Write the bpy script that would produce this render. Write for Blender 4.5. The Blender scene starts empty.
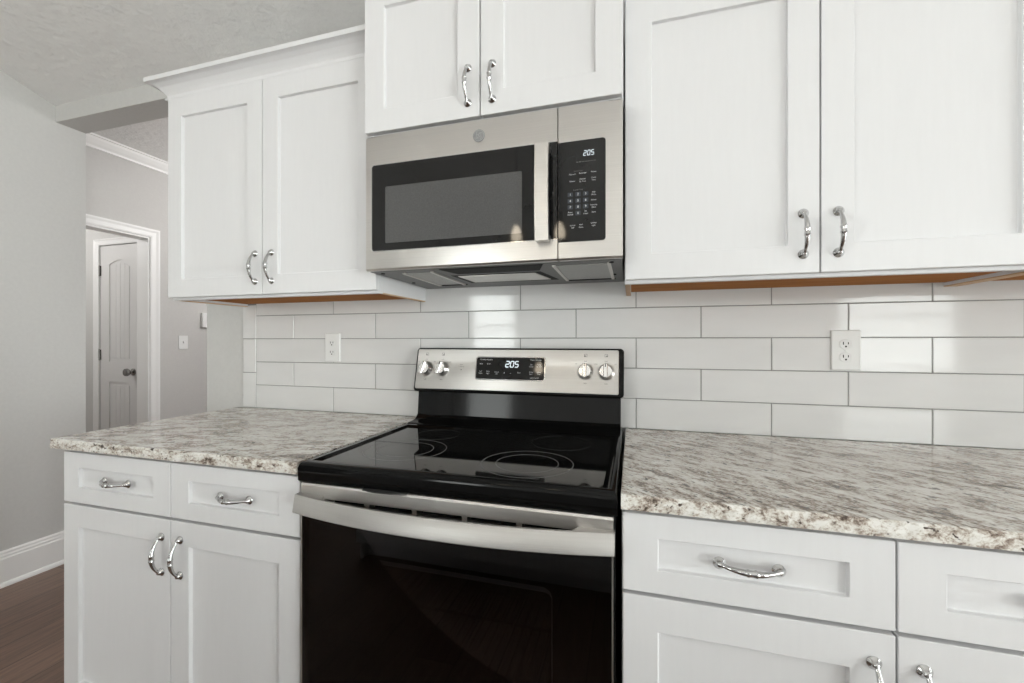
import bpy, bmesh, math, random
from mathutils import Vector, Matrix
random.seed(7)
S = bpy.context.scene
COL = S.collection
PI = math.pi

# ------------------------------------------------------------------ camera, world, lights, exposure
cam_d = bpy.data.cameras.new('camera')
cam_d.sensor_width = 36.0
cam_d.lens = 419.145 / 1024 * 36.0
cam_d.clip_start = 0.02
cam = bpy.data.objects.new('camera', cam_d)
cam.location = (0.0, -1.48988, 1.211)
cam.rotation_euler = (PI / 2, 0, 0.27988)
COL.objects.link(cam)
S.camera = cam

S.view_settings.view_transform = 'Standard'
S.view_settings.look = 'None'
S.view_settings.gamma = 1.0
S.view_settings.use_curve_mapping = False
S.view_settings.exposure = 0.56

W = bpy.data.worlds.new('sky')
S.world = W
W.use_nodes = True
W.node_tree.nodes['Background'].inputs[0].default_value = (0.92, 0.96, 1.0, 1)
W.node_tree.nodes['Background'].inputs[1].default_value = 1.5

def area_light(name, loc, rot, sx, sy, power, col=(1, 1, 1)):
    d = bpy.data.lights.new(name, 'AREA')
    d.shape = 'RECTANGLE'
    d.size, d.size_y = sx, sy
    d.energy = power
    d.color = col
    o = bpy.data.objects.new(name, d)
    o.location, o.rotation_euler = loc, rot
    COL.objects.link(o)
    return o

YR = -5.5          # rear wall
XR = 4.6           # right wall
XL = -3.0          # left wall
# daylight at the rear and near right windows; other openings are added fill
def opening_light(name, loc, rot, sx, sy, radiance):
    area_light(name, loc, rot, sx, sy, radiance * PI * sx * sy, (1.0, 0.995, 0.985))
opening_light('daylight_rear_left', (-2.375, YR - 0.2, 1.5), (PI / 2, 0, 0), 0.85, 1.3, 7.0)
opening_light('daylight_rear_right', (3.5, YR - 0.2, 1.5), (PI / 2, 0, 0), 1.4, 1.3, 4.6)
opening_light('daylight_right_near', (XR + 0.2, -1.9, 1.2), (PI / 2, 0, PI / 2), 2.0, 2.2, 4.2)
opening_light('fill_right_far', (XR + 0.2, -4.2, 1.2), (PI / 2, 0, PI / 2), 2.0, 2.2, 13.0)  # added fill, brightens the rear wall so it bounces forward
opening_light('fill_left', (XL - 0.24, -4.0, 1.2), (PI / 2, 0, -PI / 2), 2.2, 2.2, 15.0)  # added side fill, reaches the lower left cabinets
opening_light('fill_hall', (2.2, 1.9, 1.5), (PI / 2, 0, PI / 2), 2.2, 1.8, 1.6)  # added fill for the hall beyond the passage

# ------------------------------------------------------------------ materials
def nodes_of(name):
    m = bpy.data.materials.new(name)
    m.use_nodes = True
    nt = m.node_tree
    b = nt.nodes['Principled BSDF']
    return m, nt, b

def N(nt, kind, **kw):
    n = nt.nodes.new(kind)
    for k, v in kw.items():
        setattr(n, k, v)
    return n

def coords(nt, scale=(1, 1, 1), rot=(0, 0, 0)):
    tc = N(nt, 'ShaderNodeTexCoord')
    mp = N(nt, 'ShaderNodeMapping')
    mp.inputs['Scale'].default_value = scale
    mp.inputs['Rotation'].default_value = rot
    nt.links.new(tc.outputs['Object'], mp.inputs['Vector'])
    return mp.outputs['Vector']

def noise(nt, vec, scale, detail=3.0, rough=0.5, dist=0.0):
    n = N(nt, 'ShaderNodeTexNoise')
    n.inputs['Scale'].default_value = scale
    n.inputs['Detail'].default_value = detail
    n.inputs['Roughness'].default_value = rough
    n.inputs['Distortion'].default_value = dist
    nt.links.new(vec, n.inputs['Vector'])
    return n.outputs['Fac']

def ramp(nt, fac, stops):
    r = N(nt, 'ShaderNodeValToRGB')
    el = r.color_ramp.elements
    while len(el) > 1:
        el.remove(el[-1])
    el[0].position = stops[0][0]
    el[0].color = (*stops[0][1], 1)
    for p, c in stops[1:]:
        e = el.new(p)
        e.color = (*c, 1)
    nt.links.new(fac, r.inputs['Fac'])
    return r.outputs['Color']

def bump(nt, b, height, strength, dist=0.0015):
    n = N(nt, 'ShaderNodeBump')
    n.inputs['Strength'].default_value = strength
    n.inputs['Distance'].default_value = dist
    nt.links.new(height, n.inputs['Height'])
    nt.links.new(n.outputs['Normal'], b.inputs['Normal'])

def paint(name, col, rough=0.5, bs=0.0, bscale=200, spec=0.5, stretch=(1, 1, 1), var=0.02):
    m, nt, b = nodes_of(name)
    b.inputs['Roughness'].default_value = rough
    b.inputs['Specular IOR Level'].default_value = spec
    v = coords(nt, stretch)
    f = noise(nt, v, bscale * 0.25, 4)
    lo = tuple(c * (1 - var) for c in col)
    hi = tuple(min(1, c * (1 + var)) for c in col)
    nt.links.new(ramp(nt, f, [(0.3, lo), (0.7, hi)]), b.inputs['Base Color'])
    if bs > 0:
        bump(nt, b, noise(nt, v, bscale, 4, 0.6), bs)
    return m

M_CAB = paint('white_cabinet_paint', (0.732, 0.730, 0.738), 0.38, 0.06, 60, 0.45, (6, 6, 0.6), 0.008)
M_WALL = paint('grey_wall_paint', (0.58, 0.575, 0.56), 0.75, 0.10, 260, 0.25)
M_WALLH = paint('hall_wall_paint', (0.55, 0.54, 0.525), 0.75, 0.10, 260, 0.25)
M_WALLW = paint('bounce_wall_paint', (0.76, 0.755, 0.75), 0.75, 0.10, 260, 0.25)  # rear wall only: tone lifted to bounce soft light onto the cabinets
M_CEIL = paint('ceiling_paint', (0.78, 0.775, 0.765), 0.85, 1.0, 26, 0.2)
next(n for n in M_CEIL.node_tree.nodes if n.type == 'BUMP').inputs['Distance'].default_value = 0.007
M_TRIM = paint('white_trim_paint', (0.83, 0.825, 0.815), 0.4, 0.0, 40, 0.45, (1, 1, 1), 0.005)
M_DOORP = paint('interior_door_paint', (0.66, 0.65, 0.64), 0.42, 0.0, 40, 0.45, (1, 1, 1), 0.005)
M_PLATE = paint('white_plastic', (0.76, 0.76, 0.75), 0.32, 0.0, 40, 0.5, (1, 1, 1), 0.004)
M_GREYP = paint('dark_grey_plastic', (0.04, 0.04, 0.04), 0.45)
M_BLACK = paint('black_enamel', (0.004, 0.004, 0.004), 0.09, 0.0, 30, 0.17)
M_BLACKM = paint('black_matte', (0.006, 0.006, 0.006), 0.6, 0.0, 30, 0.2)
M_BODY = paint('range_side_enamel', (0.02, 0.02, 0.02), 0.35)
M_CAVITY = paint('speckled_oven_enamel', (0.014, 0.014, 0.015), 0.35, 0.0, 900, 0.4, (1, 1, 1), 0.6)
M_GROUT = paint('grey_grout', (0.28, 0.28, 0.27), 0.85, 0.2, 400, 0.2)
M_RUBBER = paint('brown_plinth', (0.6, 0.6, 0.59), 0.5)

def make_tile():
    m, nt, b = nodes_of('white_glossy_tile')
    b.inputs['Roughness'].default_value = 0.07
    v = coords(nt, (3, 3, 10))
    nt.links.new(ramp(nt, noise(nt, v, 1.5, 2), [(0.3, (0.685, 0.68, 0.675)), (0.7, (0.72, 0.715, 0.71))]), b.inputs['Base Color'])
    v2 = coords(nt, (2, 2, 7))
    bump(nt, b, noise(nt, v2, 2.0, 1.5), 0.18, 0.004)
    return m
M_TILE = make_tile()

def make_steel(name, col, rough, aniso=0.75, axis='Z', streak=(0.4, 0.4, 220)):
    m, nt, b = nodes_of(name)
    b.inputs['Metallic'].default_value = 1.0
    b.inputs['Roughness'].default_value = rough
    b.inputs['Anisotropic'].default_value = aniso
    b.inputs['Anisotropic Rotation'].default_value = 0.25
    t = N(nt, 'ShaderNodeTangent')
    t.direction_type = 'RADIAL'
    t.axis = axis
    nt.links.new(t.outputs[0], b.inputs['Tangent'])
    v = coords(nt, streak)
    f = noise(nt, v, 4, 3, 0.6)
    nt.links.new(ramp(nt, f, [(0.3, tuple(c * 0.96 for c in col)), (0.7, tuple(min(1, c * 1.04) for c in col))]), b.inputs['Base Color'])
    bump(nt, b, f, 0.015, 0.001)
    return m
M_STEEL = make_steel('brushed_stainless_steel', (0.68, 0.66, 0.635), 0.30)
M_STEEL_H = make_steel('satin_stainless_handle', (0.50, 0.487, 0.47), 0.42, 0.0)
M_STEEL_F = make_steel('fascia_stainless', (0.58, 0.565, 0.545), 0.30)
M_CHROME = paint('polished_chrome', (0.56, 0.56, 0.56), 0.10)
M_CHROME.node_tree.nodes['Principled BSDF'].inputs['Metallic'].default_value = 1.0
M_NICKEL = paint('dark_nickel', (0.32, 0.31, 0.30), 0.22)
M_NICKEL.node_tree.nodes['Principled BSDF'].inputs['Metallic'].default_value = 1.0
M_SHEET = paint('grey_painted_sheet_metal', (0.13, 0.13, 0.128), 0.4)
M_GASKET = paint('light_grey_gasket', (0.45, 0.45, 0.45), 0.4)
M_KNOBF = paint('satin_knob_metal', (0.80, 0.79, 0.78), 0.16)
M_KNOBF.node_tree.nodes['Principled BSDF'].inputs['Metallic'].default_value = 1.0
M_BADGE = paint('badge_grey', (0.22, 0.22, 0.22), 0.35)
M_BADGE_L = paint('badge_light_line', (0.40, 0.40, 0.40), 0.35)

def make_wood():
    m, nt, b = nodes_of('raw_maple_underside')
    b.inputs['Specular IOR Level'].default_value = 0.12
    b.inputs['Roughness'].default_value = 0.8
    v = coords(nt, (1.2, 14, 14))
    f = noise(nt, v, 5, 5, 0.6, 0.6)
    nt.links.new(ramp(nt, f, [(0.25, (0.30, 0.115, 0.03)), (0.55, (0.41, 0.165, 0.045)), (0.8, (0.52, 0.24, 0.08))]), b.inputs['Base Color'])
    return m
M_WOOD = make_wood()
M_WOODL = paint('pale_plywood_edge', (0.62, 0.42, 0.26), 0.6, 0.0, 60, 0.3, (1, 1, 4), 0.08)

def make_granite(name, angle):
    m, nt, b = nodes_of(name)
    b.inputs['Roughness'].default_value = 0.035
    b.inputs['Specular IOR Level'].default_value = 0.5
    def streak(ratio):
        tc = N(nt, 'ShaderNodeTexCoord')
        mp = N(nt, 'ShaderNodeMapping')
        mp.vector_type = 'TEXTURE'
        mp.inputs['Rotation'].default_value = (0, 0, math.radians(angle))
        mp.inputs['Scale'].default_value = (ratio, 1.0, 1.0)
        nt.links.new(tc.outputs['Object'], mp.inputs['Vector'])
        return mp.outputs['Vector']
    def mix(a, b_, f):
        mx = N(nt, 'ShaderNodeMix', data_type='RGBA')
        if isinstance(f, float): mx.inputs[0].default_value = f
        else: nt.links.new(f, mx.inputs[0])
        for k, c in ((6, a), (7, b_)):
            if isinstance(c, tuple): mx.inputs[k].default_value = (*c, 1)
            else: nt.links.new(c, mx.inputs[k])
        return mx.outputs[2]
    v = streak(2.7)
    big = noise(nt, streak(2.2), 20.0, 4, 0.55, 0.8)          # drifting pale and brown bands
    mid = noise(nt, v, 56.0, 5, 0.72, 0.5)         # grain
    fine = noise(nt, streak(1.6), 190.0, 3, 0.65, 0.3)
    add = N(nt, 'ShaderNodeMath', operation='MULTIPLY_ADD')
    nt.links.new(big, add.inputs[0]); add.inputs[1].default_value = 0.60; nt.links.new(mid, add.inputs[2])
    add2 = N(nt, 'ShaderNodeMath', operation='MULTIPLY_ADD')
    nt.links.new(fine, add2.inputs[0]); add2.inputs[1].default_value = 0.60; nt.links.new(add.outputs[0], add2.inputs[2])
    col = ramp(nt, add2.outputs[0], [(0.0, (0.1, 0.08, 0.07)), (1.0, (0.78, 0.77, 0.72))])
    rp = col.node.color_ramp.elements
    while len(rp) > 1: rp.remove(rp[-1])
    rp[0].position = 0.85 / 2.2; rp[0].color = (0.070, 0.054, 0.044, 1)
    for p, c in ((0.935, (0.20, 0.16, 0.132)), (1.00, (0.36, 0.303, 0.258)), (1.055, (0.52, 0.467, 0.412)), (1.12, (0.675, 0.65, 0.60)), (1.22, (0.79, 0.775, 0.74))):
        e = rp.new(p / 2.2); e.color = (*c, 1)
    sc = N(nt, 'ShaderNodeMath', operation='DIVIDE')
    nt.links.new(add2.outputs[0], sc.inputs[0]); sc.inputs[1].default_value = 2.2
    nt.links.new(sc.outputs[0], col.node.inputs['Fac'])
    fleck = ramp(nt, noise(nt, streak(1.8), 85, 2, 0.5, 0.4), [(0.64, (0, 0, 0)), (0.69, (1, 1, 1))])
    nt.links.new(mix(col, (0.075, 0.055, 0.045), fleck), b.inputs['Base Color'])
    return m
M_GRANITE_L = make_granite('beige_granite_left_slab', 12)
M_GRANITE_R = make_granite('beige_granite_right_slab', -40)

def make_floor():
    m, nt, b = nodes_of('dark_walnut_plank_floor')
    b.inputs['Roughness'].default_value = 0.38
    v = coords(nt, (1, 1, 1), (0, 0, PI / 2))
    br = N(nt, 'ShaderNodeTexBrick')
    br.offset = 0.37
    br.inputs['Scale'].default_value = 1.0
    br.inputs['Brick Width'].default_value = 1.25
    br.inputs['Row Height'].default_value = 0.16
    br.inputs['Mortar Size'].default_value = 0.0015
    br.inputs['Color1'].default_value = (0.150, 0.092, 0.066, 1)
    br.inputs['Color2'].default_value = (0.215, 0.138, 0.102, 1)
    br.inputs['Mortar'].default_value = (0.03, 0.02, 0.016, 1)
    nt.links.new(v, br.inputs['Vector'])
    v2 = coords(nt, (18, 1.4, 1))
    g = ramp(nt, noise(nt, v2, 4, 6, 0.65, 0.5), [(0.3, (0.62, 0.6, 0.6)), (0.7, (1.25, 1.22, 1.2))])
    mx = N(nt, 'ShaderNodeMix', data_type='RGBA', blend_type='MULTIPLY')
    mx.inputs[0].default_value = 1.0
    nt.links.new(br.outputs['Color'], mx.inputs[6]); nt.links.new(g, mx.inputs[7])
    nt.links.new(mx.outputs[2], b.inputs['Base Color'])
    return m
M_FLOOR = make_floor()

def make_glass(name, tint, ior=1.5, rough=0.0):
    """thin pane: fresnel reflection over tinted see-through"""
    m = bpy.data.materials.new(name)
    m.use_nodes = True
    nt = m.node_tree
    nt.nodes.remove(nt.nodes['Principled BSDF'])
    out = nt.nodes['Material Output']
    tr = N(nt, 'ShaderNodeBsdfTransparent')
    tr.inputs[0].default_value = (*tint, 1)
    gl = N(nt, 'ShaderNodeBsdfGlossy')
    gl.inputs['Roughness'].default_value = rough
    fr = N(nt, 'ShaderNodeFresnel')
    fr.inputs['IOR'].default_value = ior
    mx = N(nt, 'ShaderNodeMixShader')
    nt.links.new(fr.outputs[0], mx.inputs[0])
    nt.links.new(tr.outputs[0], mx.inputs[1]); nt.links.new(gl.outputs[0], mx.inputs[2])
    nt.links.new(mx.outputs[0], out.inputs[0])
    return m
M_PANE = make_glass('clear_window_glass', (0.96, 0.98, 0.97))
M_OVENGLASS = make_glass('tinted_oven_glass', (0.40, 0.40, 0.41), 1.5, 0.01)
M_MWBLACK = paint('black_door_glass', (0.010, 0.010, 0.010), 0.05, 0.0, 30, 0.36)
M_MWSCREEN = paint('grey_window_mesh', (0.085, 0.085, 0.085), 0.05, 0.0, 1500, 0.5, (1, 1, 1), 0.15)
M_COOKGLASS = paint('black_ceramic_glass', (0.006, 0.006, 0.006), 0.03, 0.0, 30, 0.55)
M_RING = paint('grey_burner_print', (0.20, 0.20, 0.20), 0.2)
M_RINGD = paint('faint_burner_print', (0.06, 0.06, 0.06), 0.15)
M_PRINT_D = paint('dark_print', (0.10, 0.10, 0.10), 0.5)
M_PRINT_L = paint('light_print', (0.62, 0.63, 0.64), 0.5)
M_KEY = paint('blue_grey_key', (0.035, 0.042, 0.052), 0.25)
M_GRILLE = paint('aluminium_filter_mesh', (0.42, 0.42, 0.41), 0.35, 0.8, 500)
M_GRILLE.node_tree.nodes['Principled BSDF'].inputs['Metallic'].default_value = 0.8
M_SHADEGL = make_glass('pendant_clear_glass', (0.9, 0.9, 0.9), 1.5, 0.03)

def emit(name, col, s):
    m, nt, b = nodes_of(name)
    b.inputs['Base Color'].default_value = (0, 0, 0, 1)
    b.inputs['Emission Color'].default_value = (*col, 1)
    b.inputs['Emission Strength'].default_value = s
    return m
M_DIGIT = emit('lit_display_digits', (0.85, 0.95, 1.0), 0.75)
M_BULB = emit('warm_bulb', (1.0, 0.86, 0.66), 14)
M_GLOBE = emit('hall_fill_glow', (1.0, 0.98, 0.96), 50)  # glow of the globe added to brighten the hall

# ------------------------------------------------------------------ mesh helpers
ORG = {}
def nb():
    return bmesh.new()

def quad(bm, pts):
    return bm.faces.new([bm.verts.new(p) for p in pts])

def box(bm, x0, x1, y0, y1, z0, z1):
    v = [bm.verts.new(p) for p in ((x0, y0, z0), (x1, y0, z0), (x1, y1, z0), (x0, y1, z0), (x0, y0, z1), (x1, y0, z1), (x1, y1, z1), (x0, y1, z1))]
    for f in ((0, 3, 2, 1), (4, 5, 6, 7), (0, 1, 5, 4), (1, 2, 6, 5), (2, 3, 7, 6), (3, 0, 4, 7)):
        bm.faces.new([v[i] for i in f])
    return v

def loft(bm, rings, cap=True, closed=True):
    """rings: list of lists of points with equal counts"""
    vs = [[bm.verts.new(p) for p in r] for r in rings]
    n = len(vs[0])
    for a, b in zip(vs, vs[1:]):
        for i in range(n if closed else n - 1):
            j = (i + 1) % n
            bm.faces.new((a[i], a[j], b[j], b[i]))
    if cap:
        bm.faces.new(list(reversed(vs[0])))
        bm.faces.new(vs[-1])
    return vs

def prism_x(bm, prof, x0, x1):
    """(y,z) outline extruded along x"""
    loft(bm, [[(x0, y, z) for y, z in prof], [(x1, y, z) for y, z in prof]])

def rrect(x0, x1, z0, z1, r, n=6):
    pts = []
    for cx, cz, a0 in ((x1 - r, z1 - r, 0), (x0 + r, z1 - r, 90), (x0 + r, z0 + r, 180), (x1 - r, z0 + r, 270)):
        for i in range(n + 1):
            a = math.radians(a0 + 90 * i / n)
            pts.append((cx + r * math.cos(a), cz + r * math.sin(a)))
    return pts

def plate(bm, x0, x1, z0, z1, r, yf, yb, bev=0.0):
    p = rrect(x0, x1, z0, z1, r)
    rings = [[(x, yb, z) for x, z in p]]
    if bev > 0:
        rings.append([(x, yf + bev, z) for x, z in p])
        q = rrect(x0 + bev, x1 - bev, z0 + bev, z1 - bev, max(r - bev, 0.0004))
        rings.append([(x, yf, z) for x, z in q])
    else:
        rings.append([(x, yf, z) for x, z in p])
    loft(bm, rings)

def frame_ring(bm, outer, inner, yf, yb):
    """flat ring between two equal-count outlines (x,z), from yf to yb"""
    rings = [[(x, yb, z) for x, z in outer], [(x, yf, z) for x, z in outer], [(x, yf, z) for x, z in inner], [(x, yb, z) for x, z in inner]]
    vs = loft(bm, rings, cap=False)
    a, b = vs[3], vs[0]
    n = len(a)
    for i in range(n):
        j = (i + 1) % n
        bm.faces.new((a[i], a[j], b[j], b[i]))

def circle_pts(r, n=24):
    return [(r * math.cos(2 * PI * i / n), r * math.sin(2 * PI * i / n)) for i in range(n)]

def lathe_y(bm, cx, cz, prof, n=28):
    """profile of (radius, y) turned about an axis along y"""
    loft(bm, [[(cx + r * math.cos(2 * PI * i / n), y, cz + r * math.sin(2 * PI * i / n)) for i in range(n)] for r, y in prof])

def lathe_z(bm, cx, cy, prof, n=28, cap=True):
    loft(bm, [[(cx + r * math.cos(2 * PI * i / n), cy + r * math.sin(2 * PI * i / n), z) for i in range(n)] for r, z in prof], cap)

def sweep(bm, pts, rad, n=12, up=Vector((0, 0, 1))):
    pts = [Vector(p) for p in pts]
    rings = []
    for i, p in enumerate(pts):
        t = (pts[min(i + 1, len(pts) - 1)] - pts[max(i - 1, 0)]).normalized()
        u = up if abs(t.dot(up)) < 0.95 else Vector((1, 0, 0))
        a = t.cross(u).normalized(); b = t.cross(a).normalized()
        r = rad[i] if isinstance(rad, (list, tuple)) else rad
        rings.append([tuple(p + a * (r * math.cos(2 * PI * k / n)) + b * (r * math.sin(2 * PI * k / n))) for k in range(n)])
    loft(bm, rings)

def obj(name, bm, mat, parent=None, bev=0.0, smooth=False, seg=1, org=None):
    bmesh.ops.recalc_face_normals(bm, faces=bm.faces[:])
    o_ = Vector(org) if org is not None else (ORG[parent.name] if parent else Vector((0, 0, 0)))
    if o_.length > 0:
        bmesh.ops.translate(bm, verts=bm.verts[:], vec=-o_)
    me = bpy.data.meshes.new(name)
    bm.to_mesh(me); bm.free()
    o = bpy.data.objects.new(name, me)
    COL.objects.link(o)
    me.materials.append(mat)
    if smooth:
        for p in me.polygons:
            p.use_smooth = True
        me.set_sharp_from_angle(angle=math.radians(38))
    if bev > 0:
        md = o.modifiers.new('bevel', 'BEVEL')
        md.width = bev; md.segments = seg; md.limit_method = 'ANGLE'; md.angle_limit = math.radians(35)
    if parent:
        o.parent = parent
    else:
        o.location = o_
    ORG[o.name] = o_
    return o

def tag(o, label=None, cat=None, group=None, kind=None):
    if label: o['label'] = label
    if cat: o['category'] = cat
    if group: o['group'] = group
    if kind: o['kind'] = kind
    return o

def thing(name, loc, label, cat, group=None):
    o = bpy.data.objects.new(name, None)
    o.empty_display_size = 0.05
    o.location = loc
    COL.objects.link(o)
    ORG[o.name] = Vector(loc)
    return tag(o, label, cat, group)

def struct(name, bm, mat, label, cat, bev=0.0, parent=None):
    o = obj(name, bm, mat, parent, bev)
    if parent is None:
        tag(o, label, cat, kind='structure')
    return o

def text_into(bm, s, size, x, z, y, align='CENTER', depth=0.0, mtx=None):
    """lettering facing -y, centred on (x, z)"""
    cu = bpy.data.curves.new('lettering', 'FONT')
    cu.body = s; cu.size = size; cu.align_x = align; cu.align_y = 'CENTER'
    cu.resolution_u = 2
    t = bpy.data.objects.new('lettering', cu)
    COL.objects.link(t)
    dg = bpy.context.evaluated_depsgraph_get()
    me = bpy.data.meshes.new_from_object(t.evaluated_get(dg))
    me.transform(Matrix.Translation((x, y, z)) @ Matrix.Rotation(PI / 2, 4, 'X'))
    if mtx is not None:
        me.transform(mtx)
    bm.from_mesh(me)
    bpy.data.objects.remove(t); bpy.data.curves.remove(cu); bpy.data.meshes.remove(me)

SEGS = {'0': 'abcdef', '2': 'abged', '5': 'afgcd'}
def digits_into(bm, s, x, z, y, h, w, gap, th, slant=0.12):
    """slanted seven-segment figures, left edge x, base z"""
    def bar(xa, za, xb, zb):
        dx, dz = xb - xa, zb - za
        L = math.hypot(dx, dz); nx, nz = -dz / L * th / 2, dx / L * th / 2
        e = 0.06
        xa2, za2, xb2, zb2 = xa + dx * e, za + dz * e, xb - dx * e, zb - dz * e
        P = [(xa2 + nx, za2 + nz), (xb2 + nx, zb2 + nz), (xb2 - nx, zb2 - nz), (xa2 - nx, za2 - nz)]
        P = [(px + (pz - z) * slant, pz) for px, pz in P]
        loft(bm, [[(px, y, pz) for px, pz in P], [(px, y + 0.0004, pz) for px, pz in P]])
    for ch in s:
        c = {'a': (x, z + h, x + w, z + h), 'b': (x + w, z + h, x + w, z + h / 2), 'c': (x + w, z + h / 2, x + w, z), 'd': (x, z, x + w, z),
             'e': (x, z + h / 2, x, z), 'f': (x, z + h, x, z + h / 2), 'g': (x, z + h / 2, x + w, z + h / 2)}
        for k in SEGS[ch]:
            bar(*c[k])
        x += w + gap

# ------------------------------------------------------------------ the room shell
bm = nb(); box(bm, -6.0, 5.0, -6.0, 4.2, -0.1, 0.0)
struct('floor', bm, M_FLOOR, 'dark brown wood plank floor', 'floor')

SLOPE = 0.327
def zc(y): return 2.486 + SLOPE * (0.008 - y)
YP = -4.0
YW = -2.9
bm = nb()
prism_x(bm, [(0.14, 2.486), (0.008, 2.486), (YP, zc(YP)), (YR - 0.12, zc(YP) - SLOPE * (YP - YR + 0.12)), (YR - 0.12, zc(YP) - SLOPE * (YP - YR + 0.12) + 0.15), (YP, zc(YP) + 0.15), (0.14, 2.64)], XL - 0.14, XR + 0.14)
struct('ceiling', bm, M_CEIL, 'textured grey vaulted kitchen ceiling', 'ceiling')

# back wall: stretch right of the passage plus the dropped header over it
bm = nb()
box(bm, -1.923, XR + 0.14, 0.008, 0.138, 0.0, 2.486)
box(bm, XL - 0.14, -1.923, 0.008, 0.138, 2.398, 2.486)
bmesh.ops.remove_doubles(bm, verts=bm.verts[:], dist=1e-5)
struct('wall_back', bm, M_WALL, 'light grey back wall with header over the passage', 'wall')

bm = nb()   # left wall follows the vault, with an added light opening further back
box(bm, XL - 0.14, XL, 0.008, 0.138, 0.0, 2.398)
prism_x(bm, [(0.008, 0.0), (0.008, 2.486), (YW, zc(YW)), (YW, 0.0)], XL - 0.14, XL)
yw = lambda y: zc(YP) - SLOPE * (YP - y)
prism_x(bm, [(YW, 2.3), (YW, zc(YW)), (YP, zc(YP)), (YR, yw(YR)), (YR, 2.3)], XL - 0.14, XL)
box(bm, XL - 0.14, XL, YR, YW, 0.0, 0.1)
box(bm, XL - 0.14, XL, YR, -5.1, 0.1, 2.3)
struct('wall_left', bm, M_WALL, 'light grey wall on the left with white baseboard', 'wall')

def wall_with_holes_y(bm, x0, x1, y0, y1, z0, z1, holes):
    """wall in the xz plane, holes = (xa, xb, za, zb) sorted by x"""
    x = x0
    for xa, xb, za, zb in holes:
        box(bm, x, xa, y0, y1, z0, z1)
        if za > z0: box(bm, xa, xb, y0, y1, z0, za)
        box(bm, xa, xb, y0, y1, zb, z1)
        x = xb
    box(bm, x, x1, y0, y1, z0, z1)

ZR = zc(YP) - SLOPE * (YP - YR)
bm = nb()
wall_with_holes_y(bm, XL - 0.14, XR + 0.14, YR - 0.12, YR, 0, ZR, [(-2.8, -1.95, 0.85, 2.15), (2.8, 4.2, 0.85, 2.15)])
struct('wall_rear', bm, M_WALLW, 'pale grey rear wall with two windows', 'wall')
bm = nb()
def wall_x(bm, x0, x1, y0, y1, z0, z1, holes):
    y = y0
    for ya, yb, za, zb in holes:
        box(bm, x0, x1, y, ya, z0, z1)
        if za > z0: box(bm, x0, x1, ya, yb, z0, za)
        box(bm, x0, x1, ya, yb, zb, z1)
        y = yb
    box(bm, x0, x1, y, y1, z0, z1)
wall_x(bm, XR, XR + 0.12, YR, 0.008, 0, 2.486, [(-5.2, -3.2, 0.1, 2.3), (-2.9, -0.9, 0.1, 2.3)])
pr = [(0.008, 2.486), (YP, zc(YP)), (YR, ZR), (YR, 2.486)]
prism_x(bm, pr, XR, XR + 0.12)
struct('wall_right', bm, M_WALL, 'light grey right wall with a wide window', 'wall')

def window_y(name, xa, xb, za, zb, y, label):
    bm = nb()
    t = 0.05
    frame_ring(bm, [(xa, za), (xb, za), (xb, zb), (xa, zb)], [(xa + t, za + t), (xb - t, za + t), (xb - t, zb - t), (xa + t, zb - t)], y + 0.01, y - 0.07)
    box(bm, xa + t, xb - t, y - 0.05, y - 0.01, (za + zb) / 2 - 0.02, (za + zb) / 2 + 0.02)
    w = struct(name, bm, M_TRIM, label, 'window')
    bm = nb(); box(bm, xa + t, xb - t, y - 0.032, y - 0.028, za + t, zb - t)
    obj('window_pane', bm, M_PANE, w)
window_y('window_1', -2.8, -1.95, 0.85, 2.15, YR - 0.02, 'narrow white sash window in the rear wall')
window_y('window_2', 2.8, 4.2, 0.85, 2.15, YR - 0.02, 'wide white sash window in the rear wall')
def window_x(name, x, ya, yb, label, za=0.5):
    bm = nb()
    t, zb = 0.05, 2.3
    ym = (ya + yb) / 2
    loft(bm, [[(x - 0.03, ya, za), (x - 0.03, yb, za), (x - 0.03, yb, zb), (x - 0.03, ya, zb)], [(x + 0.03, ya, za), (x + 0.03, yb, za), (x + 0.03, yb, zb), (x + 0.03, ya, zb)],
              [(x + 0.03, ya + t, za + t), (x + 0.03, yb - t, za + t), (x + 0.03, yb - t, zb - t), (x + 0.03, ya + t, zb - t)], [(x - 0.03, ya + t, za + t), (x - 0.03, yb - t, za + t), (x - 0.03, yb - t, zb - t), (x - 0.03, ya + t, zb - t)],
              [(x - 0.03, ya, za), (x - 0.03, yb, za), (x - 0.03, yb, zb), (x - 0.03, ya, zb)]], cap=False)
    box(bm, x - 0.025, x + 0.025, ym - 0.03, ym + 0.03, za + t, zb - t)
    bmesh.ops.remove_doubles(bm, verts=bm.verts[:], dist=1e-5)
    w = struct(name, bm, M_TRIM, label, 'window')
    bm = nb(); box(bm, x - 0.002, x + 0.002, ya + t, yb - t, za + t, zb - t)
    obj('window_pane', bm, M_PANE, w)
window_x('window_3', XR + 0.06, -2.9, -0.9, 'double white glazed door in the right wall near the kitchen', 0.1)
window_x('added_window_4', XR + 0.06, -5.2, -3.2, 'added double white glazed light opening in the right wall far from the kitchen', 0.1)  # added glazing, placed far back to light the rear wall
window_x('added_window_5', XL - 0.07, -5.1, -2.9, 'added double white glazed light opening at the far end of the left wall', 0.1)  # added glazing, balances the side light and fills the low cabinets

# baseboard along the left wall
bm = nb()
prof = [(XL, 0.0), (XL + 0.026, 0.0), (XL + 0.026, 0.008), (XL + 0.022, 0.018), (XL + 0.016, 0.022), (XL + 0.016, 0.135), (XL + 0.012, 0.142), (XL + 0.012, 0.150), (XL + 0.008, 0.158), (XL + 0.008, 0.166), (XL + 0.003, 0.174), (XL, 0.174)]
loft(bm, [[(x, 0.138, z) for x, z in prof], [(x, YR, z) for x, z in prof]])
struct('baseboard_left', bm, M_TRIM, 'white moulded baseboard along the left wall', 'baseboard')

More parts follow.
